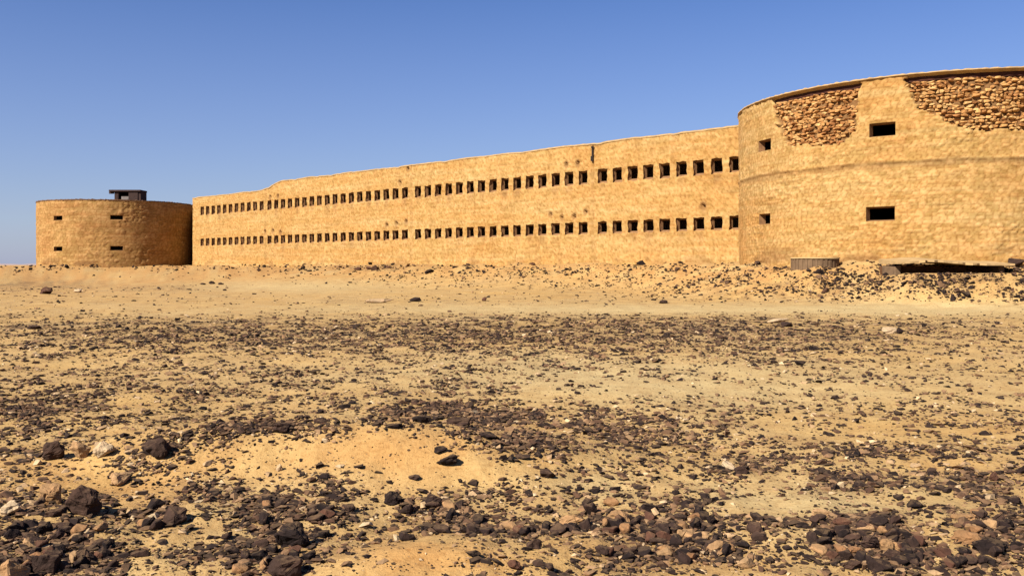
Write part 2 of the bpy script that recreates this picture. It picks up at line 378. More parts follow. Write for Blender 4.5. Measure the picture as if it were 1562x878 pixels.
# ------------------------------------------------------------------ ground sheet
def build_ground():
    ang = np.unique(np.r_[np.arange(-180, -50, 5.), np.arange(-50, 50.01, .22), np.arange(50, 181, 5.)])
    rad = np.unique(np.r_[.01, np.geomspace(1.2, 70, 400), np.arange(34, 44, .13), np.geomspace(72, 9000, 50)])
    A, Rr = np.meshgrid(np.radians(ang), rad, indexing='ij')
    x = np.sin(A) * Rr; y = np.cos(A) * Rr; z = ground(x, y)
    # small crumbs of relief that the near view resolves
    nr = ss(14, 5, Rr)
    z = z + nr * .006 * fbm(x * 9, y * 9, 3)
    u, v = project(x, y, z)
    front = (y > 1.5)
    d = np.where(front, density(np.clip(u, -2000, 4000), np.clip(v, 404, 2000), x, y), .4)
    gr = np.clip(d * .85, 0, 1) * ss(600, 60, Rr) * np.where(v > 520, .6, 1)
    orange = np.zeros_like(x)
    for cx, cy, rx, ry, a in [(600, 690, 260, 50, 1.), (640, 850, 120, 40, 1.), (150, 740, 170, 50, .9), (20, 870, 60, 30, 1.), (1230, 430, 130, 22, .7), (1470, 680, 120, 40, .5),
                              (700, 410, 900, 16, .9), (1000, 850, 300, 40, .5), (160, 425, 300, 26, .9), (1480, 430, 120, 24, .35), (1040, 430, 120, 22, .6)]:
        orange = orange + a * np.exp(-(((u - cx) / rx) ** 2 + ((v - cy) / ry) ** 2))
    orange = np.clip(orange, 0, 1) * front * ss(-.7, .3, fbm(x * .8, y * .8, 3))
    pale = np.zeros_like(x)
    for cx, cy, rx, ry, a in [(1080, 590, 420, 36, .7), (1250, 765, 200, 30, .7), (450, 437, 170, 9, .8), (1000, 472, 560, 9, .9), (1420, 470, 180, 12, .8), (820, 560, 300, 24, .5), (900, 740, 120, 24, .5)]:
        pale = pale + a * np.exp(-(((u - cx) / rx) ** 2 + ((v - cy) / ry) ** 2))
    pale = np.clip(pale, 0, 1) * front
    na, nr_ = x.shape
    i, j = np.meshgrid(np.arange(na - 1), np.arange(nr_ - 1), indexing='ij'); a = (i * nr_ + j).ravel()
    Fc = np.stack([a, a + 1, a + nr_ + 1, a + nr_], 1)
    me = mesh_np('desert_ground', np.stack([x, y, z], -1).reshape(-1, 3), Fc, True, {'gravel': gr.ravel(), 'orange': orange.ravel(), 'pale': pale.ravel()})
    o = link('desert_ground', me, M_GROUND); o['kind'] = 'structure'
    return o
build_ground()
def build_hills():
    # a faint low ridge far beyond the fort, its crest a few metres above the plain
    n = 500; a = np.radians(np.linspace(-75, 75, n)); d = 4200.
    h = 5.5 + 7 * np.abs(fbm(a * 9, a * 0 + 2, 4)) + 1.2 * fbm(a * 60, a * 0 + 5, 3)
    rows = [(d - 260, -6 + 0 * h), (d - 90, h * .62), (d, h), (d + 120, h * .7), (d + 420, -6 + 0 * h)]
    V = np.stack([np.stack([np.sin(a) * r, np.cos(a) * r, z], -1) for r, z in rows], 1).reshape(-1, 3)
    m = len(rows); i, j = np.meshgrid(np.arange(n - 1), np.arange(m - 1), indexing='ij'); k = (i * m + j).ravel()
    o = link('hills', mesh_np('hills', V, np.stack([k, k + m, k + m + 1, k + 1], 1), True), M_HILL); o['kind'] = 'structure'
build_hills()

# ------------------------------------------------------------------ openings
def recess_mesh(name, w_, h_, depth, wi, hi, sill):
    """splayed opening: outer rim at y = 0, running inwards to y = depth; x along the wall, z up, origin bottom centre"""
    def fn(bm):
        o = [(-w_ / 2, 0, 0), (w_ / 2, 0, 0), (w_ / 2, 0, h_), (-w_ / 2, 0, h_)]
        i = [(-wi / 2, depth, sill), (wi / 2, depth, sill), (wi / 2, depth, sill + hi), (-wi / 2, depth, sill + hi)]
        vo = [bm.verts.new(c) for c in o]; vi = [bm.verts.new(c) for c in i]
        for k in range(4): bm.faces.new((vo[k], vo[(k + 1) % 4], vi[(k + 1) % 4], vi[k]))
    return bm_mesh(name, fn)

# ------------------------------------------------------------------ curtain wall
HS = [float(k) for k in range(9)] + [9.35 + k for k in range(15)] + [24.7 + k for k in range(18)] + [42.9 + k for k in range(11)]
ROWS = [(6.64, .86), (3.52, .76)]
HW = .72
JOINTS = [8.67 * PITCH, 24.02 * PITCH, 42.3 * PITCH]
def build_wall():
    root = empty('fortress_wall', (P0[0], P0[1], 0))
    tag(root, 'long ochre curtain wall with two rows of loopholes running between the round towers', 'wall')
    holes = []; ext = []; vex = []
    for (z0, h) in ROWS:
        vex += [z0, z0 + h]
        for k, s in enumerate(HS):
            u = s * PITCH; holes.append((u - HW / 2, u + HW / 2, z0, z0 + h))
    for s in HS: ext += [s * PITCH - HW / 2, s * PITCH + HW / 2]
    def top(u):
        return WTOP + .05 * perlin(u * .35, u * 0 + 3) - .05 * ss(.15, .5, perlin(u * .9, u * 0 + 21)) - .68 * ss(45.8, 50.0, u) + .012 * perlin(u * 3., u * 0 + 8)
    def mask(u, z):
        m = np.ones(u.shape)
        for a, b, c, d in holes:
            du = np.maximum(np.maximum(a - u, u - b), 0); dz = np.maximum(np.maximum(c - z, z - d), 0)
            near = (np.abs(u - (a + b) / 2) < 1) & (np.abs(z - (c + d) / 2) < 1)
            m = np.where(near, np.minimum(m, np.clip(np.hypot(du, dz) / .07, 0, 1)), m)
        return m
    # putlog holes and knocks, as places on the wall (u, z, radius)
    pits = []
    for px, py, r in [(864, 251, .15), (881, 249, .15), (840, 327, .13), (857, 331, .12), (876, 330, .14), (893, 323, .13), (1073, 314, .17), (610, 278, .16), (622, 257, .14),
                      (605, 341, .16), (590, 343, .14), (620, 338, .16), (412, 300, .17), (424, 299, .17), (416, 352, .16), (428, 354, .17), (404, 353, .14), (868, 405, .1)]:
        k = (px - CX) / F
        # hit of the sight line with the wall plane
        t_ = (P0 @ WN) / (np.array((k, 1.)) @ WN); u = ((np.array((k, 1.)) * t_) - P0) @ WT
        pits.append((u, EYE + (HY - py) / F * t_, r))
    def disp(u, z):
        j, t = rubble(u, z, .30, .15)
        bare = .25 + 1.3 * ss(-.25, .5, fbm(u * .22 + 40, z * .45, 3))
        d = (.016 * ss(0, .25, j) + .014 * (t - .5)) * bare + .03 * fbm(u * .35, z * .5, 3) + .006 * perlin(u * 6, z * 6)
        d = d - .02 * ss(.05, .0, np.abs((z % 1.56) - .78) - .02) * ss(-.2, .5, perlin(u * .3, z * .3))
        for J in JOINTS: d = d - .035 * ss(.08, .03, np.abs(u - J)) * ss(-.5, .1, perlin(u * 0 + J, z * .8))
        for pu, pz, r in pits: d = d - .34 * ss(r, r * .72, np.hypot(u - pu, (z - pz) * 1.1))
        # ragged base course
        d = d + .05 * ss(2.2, 1.5, z + .25 * perlin(u * .7, z * 0))
        return d
    tz = lambda u, v: ZB + (v - ZB) / (WTOP - ZB) * (top(u) - ZB) if False else v
    def pos(u, v):
        # rows keep their level up to 8 m; the rest follows the broken top line
        t = top(u); z = np.where(v <= 7.6, v, 7.6 + (v - 7.6) / (WTOP - 7.6) * (t - 7.6))
        mk = mask(u, z); d = disp(u, z) * mk
        chip = (1 - mk) * .055; u = u + chip * perlin(u * 3.3 + 5, z * 3.3); z = z + chip * perlin(u * 3.1 + 50, z * 3.7 + 9)
        d = np.where(v >= WTOP - 1e-4, 0, d)
        x = P0[0] + WT[0] * u + WN[0] * d - P0[0]; y = P0[1] + WT[1] * u + WN[1] * d - P0[1]
        return np.stack([x, y, z], -1)
    U = edges(WLEN0, WLEN1, .11, ext + [p + q for p in JOINTS for q in (-.09, -.03, .03, .09)]); V = edges(ZB, WTOP, .10, vex + [7.6])
    stain_at = [(JOINTS[0], 8.35, .1, .5)]
    def dark_mark(u, v):
        s = np.zeros(u.shape)
        for J in JOINTS: s = np.maximum(s, .16 * ss(.3, .0, np.abs(u - J) + .1 * perlin(u * 5, v * 2)))
        for q, (a, b, c, d_) in enumerate(holes):       # runs of dirt under the openings
            k = (hash01(np.array(q), np.array(3), 1) - .25) * .6
            if k > 0:
                m_ = (u > a - .2) & (u < b + .2) & (v < c) & (v > c - 1.6)
                s = np.where(m_, np.maximum(s, k * ss(c - .5 - 1.1 * k, c, v) * ss(.42, .1, np.abs(u - (a + b) / 2) + .12 * perlin(u * 6, v * 1.5))), s)
        for pu, pz, r in pits: s = np.maximum(s, .55 * ss(r * 1.9, r * .9, np.hypot(u - pu, (v - pz) * .8) + .05 * perlin(u * 7, v * 7)))  # darker in and around the pits
        s = np.maximum(s, .35 * ss(.1, .45, fbm(u * .6 + 3, v * .9, 4)) * ss(2.6, 1.6, v))
        return s
    me = grid(U, V, pos, holes, True, {'tone': lambda u, v: rubble(u, v, .30, .15)[1], 'joint': lambda u, v: 1 - ss(0, .22, rubble(u, v, .30, .15)[0]), 'dark_mark': dark_mark}, 'wall_face')
    link('wall_face', me, M_WALL, root)
    # body behind the face: gallery with roof, floor and back wall, closed and dark
    def body(bm):
        T = 2.6; n = 90; us = np.linspace(WLEN0, WLEN1, n)
        f0 = []; rf = []; bt = []; bb = []
        for u in us:
            t = float(top(np.array(u)))
            q = WT * u; b = q - WN * T
            f0.append(bm.verts.new((q[0], q[1], t))); rf.append(bm.verts.new((b[0], b[1], t))); bt.append(bm.verts.new((b[0], b[1], ZB)))
        for i in range(n - 1):
            bm.faces.new((f0[i], f0[i + 1], rf[i + 1], rf[i])); bm.faces.new((rf[i], rf[i + 1], bt[i + 1], bt[i]))
        e = [f0[-1], rf[-1], bt[-1], bm.verts.new((f0[-1].co.x, f0[-1].co.y, ZB))]; bm.faces.new(e)
    link('gallery_shell', bm_mesh('gallery_shell', body), M_INNER, root)
    def cope(bm):
        n = 260; us = np.linspace(WLEN0, WLEN1, n); prev = None
        for u in us:
            t = float(top(np.array(u))); q = WT * u; ov = .035 + .01 * float(perlin(u * 1.7, 4.2)); k = .07 + .02 * float(perlin(u * 2.3, 1.2))
            pts = [q + WN * ov, q + WN * ov, q - WN * .45, q - WN * .45]; zs = [t - .02, t + k, t + k + .01, t - .02]
            cur = [bm.verts.new((p[0], p[1], z)) for p, z in zip(pts, zs)]
            if prev:
                for a in range(4): bm.faces.new((prev[a], prev[(a + 1) % 4], cur[(a + 1) % 4], cur[a]))
            prev = cur
    link('coping', bm_mesh('coping', cope), M_COPE, root)
    def ret(bm):
        q = WT * (WLEN1 - .02); d = np.array((-.285, .9585)); n = np.array((.9585, .285)); t = float(top(np.array(WLEN1)))
        c = [q, q + d * 24, q + d * 24 + n * .7, q + n * .7]
        lo = [bm.verts.new((p[0], p[1], ZB)) for p in c]; hi = [bm.verts.new((p[0], p[1], t)) for p in c]
        for k in range(4): bm.faces.new((lo[k], lo[(k + 1) % 4], hi[(k + 1) % 4], hi[k]))
        bm.faces.new(hi)
    link('return_wall', bm_mesh('return_wall', ret), M_WALL, root)
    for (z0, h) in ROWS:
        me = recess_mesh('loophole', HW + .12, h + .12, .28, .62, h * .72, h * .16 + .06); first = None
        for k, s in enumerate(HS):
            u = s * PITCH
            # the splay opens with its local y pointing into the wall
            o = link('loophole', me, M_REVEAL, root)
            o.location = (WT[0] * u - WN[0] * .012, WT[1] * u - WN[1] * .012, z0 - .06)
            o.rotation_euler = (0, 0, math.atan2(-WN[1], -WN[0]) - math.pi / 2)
    # thin drain spout hanging under the coping at the first joint
    u = JOINTS[0]; q = WT * (u - .06) + WN * .1
    def pipe(bm):
        box(bm, (q[0], q[1], 8.43), (.09, .09, .85), .015, .3)
        box(bm, (q[0] + WT[0] * .09, q[1] + WT[1] * .09, 8.2), (.07, .07, .3), .01, .5)
        box(bm, (q[0], q[1], 8.9), (.14, .14, .12), .02, .3)
    link('drain_pipe', bm_mesh('drain_pipe', pipe), M_IRON, root)
build_wall()

# ------------------------------------------------------------------ round towers
def tower_hit(C, R, px, py):
    """angle and height on a round tower seen at a pixel of the photograph"""
    d = np.array(((px - CX) / F, 1.)); n = np.linalg.norm(d); d /= n
    b = d @ C; c = C @ C - R * R; disc = max(b * b - c, 0); t = b - math.sqrt(disc)
    p = d * t; th = math.atan2(p[1] - C[1], p[0] - C[0]); return th, EYE + (HY - py) / F * p[1]
def build_tower(name, C, R, top, mats, label, windows, step, patches=(), band=None, cell=(.31, .2), relief=.03, cope_m=None, cope=(.12, .1)):
    root = empty(name, (C[0], C[1], 0)); tag(root, label, 'tower')
    toward = math.atan2(-C[1], -C[0])                      # u is arc length measured from the point facing the camera
    def U_(px, py):
        th, z = tower_hit(C, R, px, py); a = (th - toward + math.pi) % (2 * math.pi) - math.pi; return a * R, z
    holes = []
    for (x0, x1, y0, y1) in windows:
        ua, za = U_(x0, (y0 + y1) / 2); ub, _ = U_(x1, (y0 + y1) / 2); uc, zt = U_((x0 + x1) / 2, y0); _, zb = U_((x0 + x1) / 2, y1)
        holes.append((min(ua, ub), max(ua, ub), zb, zt))
    pat = [[U_(*p) for p in poly] for poly in patches]
    def inside(poly, u, z):
        r = np.zeros(u.shape, bool); n = len(poly)
        for i in range(n):
            (x1, y1), (x2, y2) = poly[i], poly[(i + 1) % n]
            c = ((y1 > z) != (y2 > z)) & (u < (x2 - x1) * (z - y1) / (y2 - y1 + 1e-9) + x1); r ^= c
        return r
    def patchmask(u, z):
        m = np.zeros(u.shape, bool)
        w1 = .07 * perlin(u * 2.5, z * 2.5) + .10 * perlin(u * 6, z * 6); w2 = .12 * perlin(u * 1.5 + 9, z * 1.5) + .10 * perlin(u * 6 + 3, z * 6)
        for p in pat: m |= inside(p, u + w1, z + w2)
        return m
    def mask(u, z):
        m = np.ones(u.shape)
        for a, b, c, d in holes:
            du = np.maximum(np.maximum(a - u, u - b), 0); dz = np.maximum(np.maximum(c - z, z - d), 0)
            m = np.minimum(m, np.clip(np.hypot(du, dz) / .1, 0, 1))
        return m
    def disp(u, z):
        j, t = rubble(u, z, *cell)
        bare = .2 + 1.35 * ss(-.3, .5, fbm(u * .3 + 60, z * .5, 3))
        d = (relief * (ss(0, .35, j) - .6) + relief * 1.1 * (t - .5)) * bare + .04 * fbm(u * .5, z * .5, 3) + .008 * perlin(u * 7, z * 7)
        if band is not None:
            e = band + .02 * perlin(u * .8, u * 0)
            d = d + np.where((z > e - .06) & (z < e + .06), .035, 0) * ss(-.6, .2, perlin(u * .9, u * 0 + 33)) - .02 * ss(e - .35, e - .08, z) * (z < e - .07)
        pm = patchmask(u, z); d = np.where(pm, d - .22 - .66 * (z > top - .25), d)
        return d * mask(u, z)
    def pos(u, z):
        a = u / R + toward; d = disp(u, z); d = np.where(z >= top - 1e-4, np.where(patchmask(u, z - .12), -.88, 0), d); r = R + d
        return np.stack([np.cos(a) * r, np.sin(a) * r, z], -1)
    hw = math.pi * R; vis = 1.62 * R
    U = edges(-hw, hw, lambda c: step if abs(c) < vis else .45, [-vis, vis] + [v for h in holes for v in h[:2]])
    V = edges(ZB, top, step, [v for h in holes for v in h[2:]])
    def dark_mark(u, z):
        s = .5 * ss(.25, .6, fbm(u * .35 + 7, z * .8, 4)) * ss(2.8, 1.6, z)
        if band is not None: s = np.maximum(s, .35 * ss(.22, .05, np.abs(z - band + .12) + .12 * perlin(u * .6, z)))  # darker strip just below the band
        return np.maximum(s, .75 * patchmask(u, z))
    me = grid(U, V, pos, holes, True, {'tone': lambda u, v: rubble(u, v, *cell)[1], 'joint': lambda u, v: 1 - ss(0, .3, rubble(u, v, *cell)[0]), 'dark_mark': dark_mark}, 'wall')
    link('wall', me, mats, root)
    def ring(bm):
        n = 420; prev = None; first = None
        for i in range(n + 1):
            a = 2 * math.pi * i / n
            o = cope[0] * (1 + .7 * float(perlin(i * .61, 2.2))) ; h = cope[1] * (1 + .9 * float(perlin(i * .8, 6.1)))
            if i == n: cur = first
            else:
                cur = [bm.verts.new((math.cos(a) * r, math.sin(a) * r, z)) for r, z in ((R + o, top + .002), (R + o * .8, top + h), (R - 1.0, top + h), (R - 1.0, top - .4))]
            if prev:
                for k in range(4): bm.faces.new((prev[k], prev[(k + 1) % 4], cur[(k + 1) % 4], cur[k]))
            if first is None: first = cur
            prev = cur
    link('coping', bm_mesh('coping', ring), cope_m, root)
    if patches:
        def shade_ring(bm):  # dark ring added to blacken the shade line under the rim
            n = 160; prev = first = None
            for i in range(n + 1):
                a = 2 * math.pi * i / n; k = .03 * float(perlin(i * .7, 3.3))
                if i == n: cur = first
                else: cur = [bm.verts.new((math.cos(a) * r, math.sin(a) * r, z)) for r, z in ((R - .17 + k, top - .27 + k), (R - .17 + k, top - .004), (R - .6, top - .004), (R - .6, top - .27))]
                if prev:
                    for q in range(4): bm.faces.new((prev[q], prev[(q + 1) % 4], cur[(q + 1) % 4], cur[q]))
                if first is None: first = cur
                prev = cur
        link('rim_shade_ring', bm_mesh('rim_shade_ring', shade_ring), M_RIM_SHADE, root)
    def disc(bm):
        bmesh.ops.create_circle(bm, cap_ends=True, radius=R - .95, segments=64); bmesh.ops.translate(bm, vec=(0, 0, top - .34), verts=bm.verts)
    link('roof', bm_mesh('roof', disc), M_INNER, root)
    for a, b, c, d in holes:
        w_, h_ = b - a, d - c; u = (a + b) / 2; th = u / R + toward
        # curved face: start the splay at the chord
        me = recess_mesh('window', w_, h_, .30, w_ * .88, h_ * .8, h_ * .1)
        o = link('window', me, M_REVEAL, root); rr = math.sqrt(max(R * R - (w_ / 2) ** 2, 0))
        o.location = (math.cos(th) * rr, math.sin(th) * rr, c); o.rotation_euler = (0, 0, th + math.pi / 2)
    return root, toward, pat, patchmask, U_

NEAR_WIN = [(1157, 1176, 213, 230), (1158, 1175, 326, 342), (1326, 1366, 187, 208), (1321, 1365, 315, 337)]
PATCH = [[(1172, 120), (1178, 165), (1187, 192), (1199, 219), (1240, 223), (1284, 220), (1305, 196), (1309, 160), (1309, 100)],
         [(1379, 105), (1383, 132), (1394, 155), (1408, 168), (1436, 176), (1446, 192), (1500, 197), (1561, 196), (1640, 200), (1660, 80)]]
ntow, ntoward, npat, npm, nU = build_tower('round_tower', NC, NR, NTOP, M_NEAR, 'massive near round stone tower at right with plaster fallen from under its rim', NEAR_WIN, .055,
                                     PATCH, band=EYE + 4.12, relief=.026, cell=(.27, .145), cope_m=M_COPE, cope=(.07, .05))
FAR_WIN = [(82, 95, 329, 336), (168, 188, 328, 335), (82, 95, 376, 383), (168, 188, 375, 382)]
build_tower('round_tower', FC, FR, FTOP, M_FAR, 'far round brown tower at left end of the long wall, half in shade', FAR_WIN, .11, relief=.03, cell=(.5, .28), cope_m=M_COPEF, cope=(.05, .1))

# ------------------------------------------------------------------ angular stone shapes
def hull_rock(seed, n=14, sub=0, amp=.0, flat=(1, .8, .6), boxy=0.):
    r = random.Random(seed); bm = bmesh.new()
    for _ in range(n):
        v = Vector((r.gauss(0, 1), r.gauss(0, 1), r.gauss(0, 1))).normalized()
        if boxy:
            m = max(abs(v.x), abs(v.y), abs(v.z)); v = v.lerp(v / m, boxy)
        v *= r.uniform(.86, 1.08); bm.verts.new((v.x * flat[0] * .5, v.y * flat[1] * .5, v.z * flat[2] * .5))
    res = bmesh.ops.convex_hull(bm, input=bm.verts)
    bmesh.ops.delete(bm, geom=list({g for g in res['geom_interior'] + res['geom_unused'] if isinstance(g, bmesh.types.BMVert)}), context='VERTS')
    if sub:
        bmesh.ops.bevel(bm, geom=list(bm.edges), offset=.035, segments=1, affect='EDGES')
        bmesh.ops.triangulate(bm, faces=bm.faces)
        bmesh.ops.subdivide_edges(bm, edges=list(bm.edges), cuts=sub, use_grid_fill=True)
        o = Vector((seed * 3.7, seed * 1.3, 0))
        for v in bm.verts:
            q = v.co * 4 + o
            v.co += v.normal * amp * (mnoise.noise(q) + .5 * mnoise.noise(q * 2.3) + .35 * abs(mnoise.noise(q * 5)))
    bmesh.ops.triangulate(bm, faces=bm.faces); bmesh.ops.recalc_face_normals(bm, faces=bm.faces)
    me = bpy.data.meshes.new('stone'); bm.to_mesh(me); bm.free(); return me
def me_arrays(me):
    v = np.empty(len(me.vertices) * 3, np.float32); me.vertices.foreach_get('co', v)
    f = np.empty(len(me.loops), np.int32); me.loops.foreach_get('vertex_index', f); return v.reshape(-1, 3), f.reshape(-1, 3)
SMALL = [me_arrays(hull_rock(100 + i, 9 + i % 3, flat=(1, random.uniform(.65, .9), random.uniform(.4, .65)))) for i in range(14)]
TINY = [me_arrays(hull_rock(180 + i, 6, flat=(1, .8, .55))) for i in range(6)]
def scatter_mesh(name, pos, size, rz, tilt, tone, mat, variants=SMALL, yz=None):
    Vs, Fs, Ts = [], [], []; off = 0
    var = rng.integers(0, len(variants), len(pos))
    for k, (v, f) in enumerate(variants):
        idx = np.nonzero(var == k)[0]
        if not len(idx): continue
        s = size[idx, None, None] if size.ndim == 1 else size[idx, None, :]
        p = v[None] * s
        ca, sa = np.cos(rz[idx])[:, None], np.sin(rz[idx])[:, None]; ct, st = np.cos(tilt[idx])[:, None], np.sin(tilt[idx])[:, None]
        x, y, z = p[..., 0], p[..., 1], p[..., 2]
        x, z = x * ct + z * st, -x * st + z * ct
        x, y = x * ca - y * sa, x * sa + y * ca
        P = np.stack([x, y, z], -1) + pos[idx][:, None, :]
        n = v.shape[0]; Vs.append(P.reshape(-1, 3)); Ts.append(np.repeat(tone[idx], n))
        Fs.append((f[None] + (np.arange(len(idx)) * n)[:, None, None] + off).reshape(-1, 3)); off += n * len(idx)
    me = mesh_np(name, np.concatenate(Vs), np.concatenate(Fs), False, {'tone': np.concatenate(Ts)})
    return me

# ------------------------------------------------------------------ exposed rubble of the near tower, stone by stone
def build_rubble():
    BX = [hull_rock(300 + i, 18, 1, .05, flat=(1, .8, 1), boxy=.85) for i in range(8)]
    for b in BX: b.name = 'stone'; b.materials.append(M_RUB)
    items = []
    z = 6.0; row = 0
    while z < NTOP - .30:
        h = random.uniform(.085, .14); u = -NR * 1.5 + random.random() * .3
        while u < NR * 1.1:
            w_ = random.uniform(.12, .30)
            items.append((u + w_ / 2, z + h / 2 + .025 * math.sin(u * 2.1 + row), w_, h)); u += w_ + random.uniform(.0, .02)
        z += h; row += 1
    it = np.array(items); m = npm(it[:, 0], it[:, 1]); it = it[m]
    it = it[rng.random(len(it)) > .12]
    # in view: those left of the picture's right edge
    uR, _ = nU(1562, 150)
    inv = it[:, 0] < uR if nU(1562, 150)[0] > nU(1300, 150)[0] else it[:, 0] > uR
    area = it[:, 2] * it[:, 3] * np.where(inv, 1, .0001); order = np.argsort(-area)
    lab = 0
    rest = []
    for c, i in enumerate(order):
        u, z, w_, h = it[i]; th = u / NR + ntoward; r = NR - .22 + random.uniform(-.07, .11)
        if c < 290 and inv[i]:
            o = link('stone', BX[random.randrange(8)], None, ntow)
            o.location = (math.cos(th) * r, math.sin(th) * r, z); o.scale = (w_ * 1.05, random.uniform(.22, .34), h * 1.08)
            o.rotation_euler = (random.uniform(-.12, .12), random.uniform(-.12, .12), th + math.pi / 2 + random.choice((0, math.pi)))
        else: rest.append((math.cos(th) * r, math.sin(th) * r, z, w_, h, th))
    if rest:
        R_ = np.array(rest); arrs = [me_arrays(b) for b in BX[:4]]
        me = scatter_mesh('rubble_masonry', R_[:, :3], np.stack([R_[:, 3] * 1.05, np.full(len(R_), .28), R_[:, 4] * 1.08], 1), R_[:, 5] + math.pi / 2, rng.normal(0, .08, len(R_)), rng.random(len(R_)), M_RUB, arrs)
        o = link('rubble_masonry', me, M_RUB, ntow); o['kind'] = 'stuff'
    return len(it), len(rest)
print('rubble', build_rubble())

# ------------------------------------------------------------------ shelter on the far tower's roof
def shelter():
    Y = FC[1] - 1.2; X0 = (167 - CX) / F * Y; X1 = (219 - CX) / F * Y; Xb = (179 - CX) / F * Y
    zt = EYE + (HY - 290) / F * Y; zb = FTOP - .2
    r = empty('rooftop_shelter', ((Xb + X1) / 2, Y, zb)); tag(r, 'low dark box-like shelter standing on the flat roof of the far tower', 'shelter')
    cx = (Xb + X1) / 2; L = X1 - Xb; h = zt - zb
    def P(name, c, s, m, b=.02): link(name, bm_mesh(name, lambda bm: box(bm, c, s, b)), m, r)
    hw = h - .2
    P('roof_slab', ((X0 + .35 + X1) / 2 - cx, 0, h - .13), (X1 - X0 - .3, 1.9, .2), M_DARKW, .04)
    P('eave_beam', (X0 - cx + .45, -.5, h - .33), (.5, .25, .22), M_DARKW, .03)
    P('back_wall', (0, .8, hw / 2), (L, .12, hw), M_DARKW)
    P('side_wall', (-L / 2 + .22, 0, hw / 2), (.44, 1.5, hw), M_DARKW)
    P('side_wall', (L / 2 - .3, 0, hw / 2), (.6, 1.5, hw), M_DARKW)
    P('front_panel', (L * .22, -.78, hw / 2), (L * .35, .1, hw), M_DARKW)
    P('front_sill', (-L * .12, -.78, .36), (L * .5, .1, .56), M_DARKW)
    P('grey_panel', (-L * .12, -.6, .86), (.8, .06, .36), M_GREY)
shelter()

# ------------------------------------------------------------------ low round drum and covered trench at the foot of the near tower
def drum():
    x, y = 16.0 * 37.2 / 37.2, 36.2
    px0, px1 = 1207, 1279; y = 37.1; x = ((px0 + px1) / 2 - CX) / F * y; rad = (px1 - px0) / 2 / F * y * .98
    zt = EYE + (HY - 391) / F * y; zb = float(ground(x, y)) - .4
    r = empty('stone_drum', (x, y, zb)); tag(r, 'low round ribbed drum half sunk in the rubble below the near tower', 'drum')
    def body(bm):
        n = 60
        for i in range(n):
            a0 = 2 * math.pi * i / n; k = .022 if i % 2 else 0; rr = rad - k
            a1 = 2 * math.pi * (i + 1) / n
            v = [bm.verts.new((math.cos(a) * rr, math.sin(a) * rr, z)) for a in (a0, a1) for z in (0, zt - zb - .09)]
            bm.faces.new((v[0], v[2], v[3], v[1]))
            w_ = [bm.verts.new((math.cos(a0) * q, math.sin(a0) * q, z)) for q in (rad, rad - .022) for z in (0, zt - zb - .09)]
            bm.faces.new((w_[0], w_[1], w_[3], w_[2]))
    link('ribbed_wall', bm_mesh('ribbed_wall', body), M_DRUM, r)
    def lid(bm):
        bmesh.ops.create_cone(bm, cap_ends=True, segments=48, radius1=rad + .03, radius2=rad + .01, depth=.05)
        bmesh.ops.translate(bm, vec=(0, 0, zt - zb - .065), verts=bm.verts)
        for v in bm.verts: v.co.z += .012 * mnoise.noise(v.co * 3)
    link('lid', bm_mesh('lid', lid), M_COPE, r)
drum()
def trench():
    # a pale slab lying over a shadowed ditch
    y = 33.95; xa = (1373 - CX) / F * 33.4; xb = (1548 - CX) / F * 33.4; L = xb - xa; xc = (xa + xb) / 2
    zt = EYE + (HY - 399) / F * y; zb = zt - .75
    r = empty('covered_trench', (xc, y, zb)); tag(r, 'long low slab over a dark gap along the foot of the near tower', 'trench cover')
    n = 24
    def slab(bm):
        prev = None
        for i in range(n + 1):
            t = i / n; x = -L / 2 + L * t; dz = .10 * math.exp(-((t - .3) / .22) ** 2) - .05 * t + .015 * mnoise.noise(Vector((i * .7, 0, 0)))
            th = .07 + .03 * mnoise.noise(Vector((i * .9, 3, 0)))
            yo = -.22 * mnoise.noise(Vector((i * .9, 7, 0)))
            z1 = .72 + dz; cur = [bm.verts.new((x, yy, zz)) for yy, zz in ((-.55 + yo, z1 - th), (-.55 + yo, z1), (1.4, z1 + .12), (1.4, z1 - th))]
            if prev:
                for k in range(4): bm.faces.new((prev[k], prev[(k + 1) % 4], cur[(k + 1) % 4], cur[k]))
            else: bm.faces.new(cur)
            prev = cur
        bm.faces.new(prev)
    link('slab', bm_mesh('slab', slab), M_COPE, r)
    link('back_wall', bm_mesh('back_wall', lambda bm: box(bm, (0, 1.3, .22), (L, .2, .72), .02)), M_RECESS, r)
    for sx in (-1, 1):
        link('end_block', bm_mesh('end_block', lambda bm: box(bm, (sx * (L / 2 - .16), .62, .26), (.22, 1.1, .66), .03, 0, .05)), M_DRUM, r)
    return y
trench()

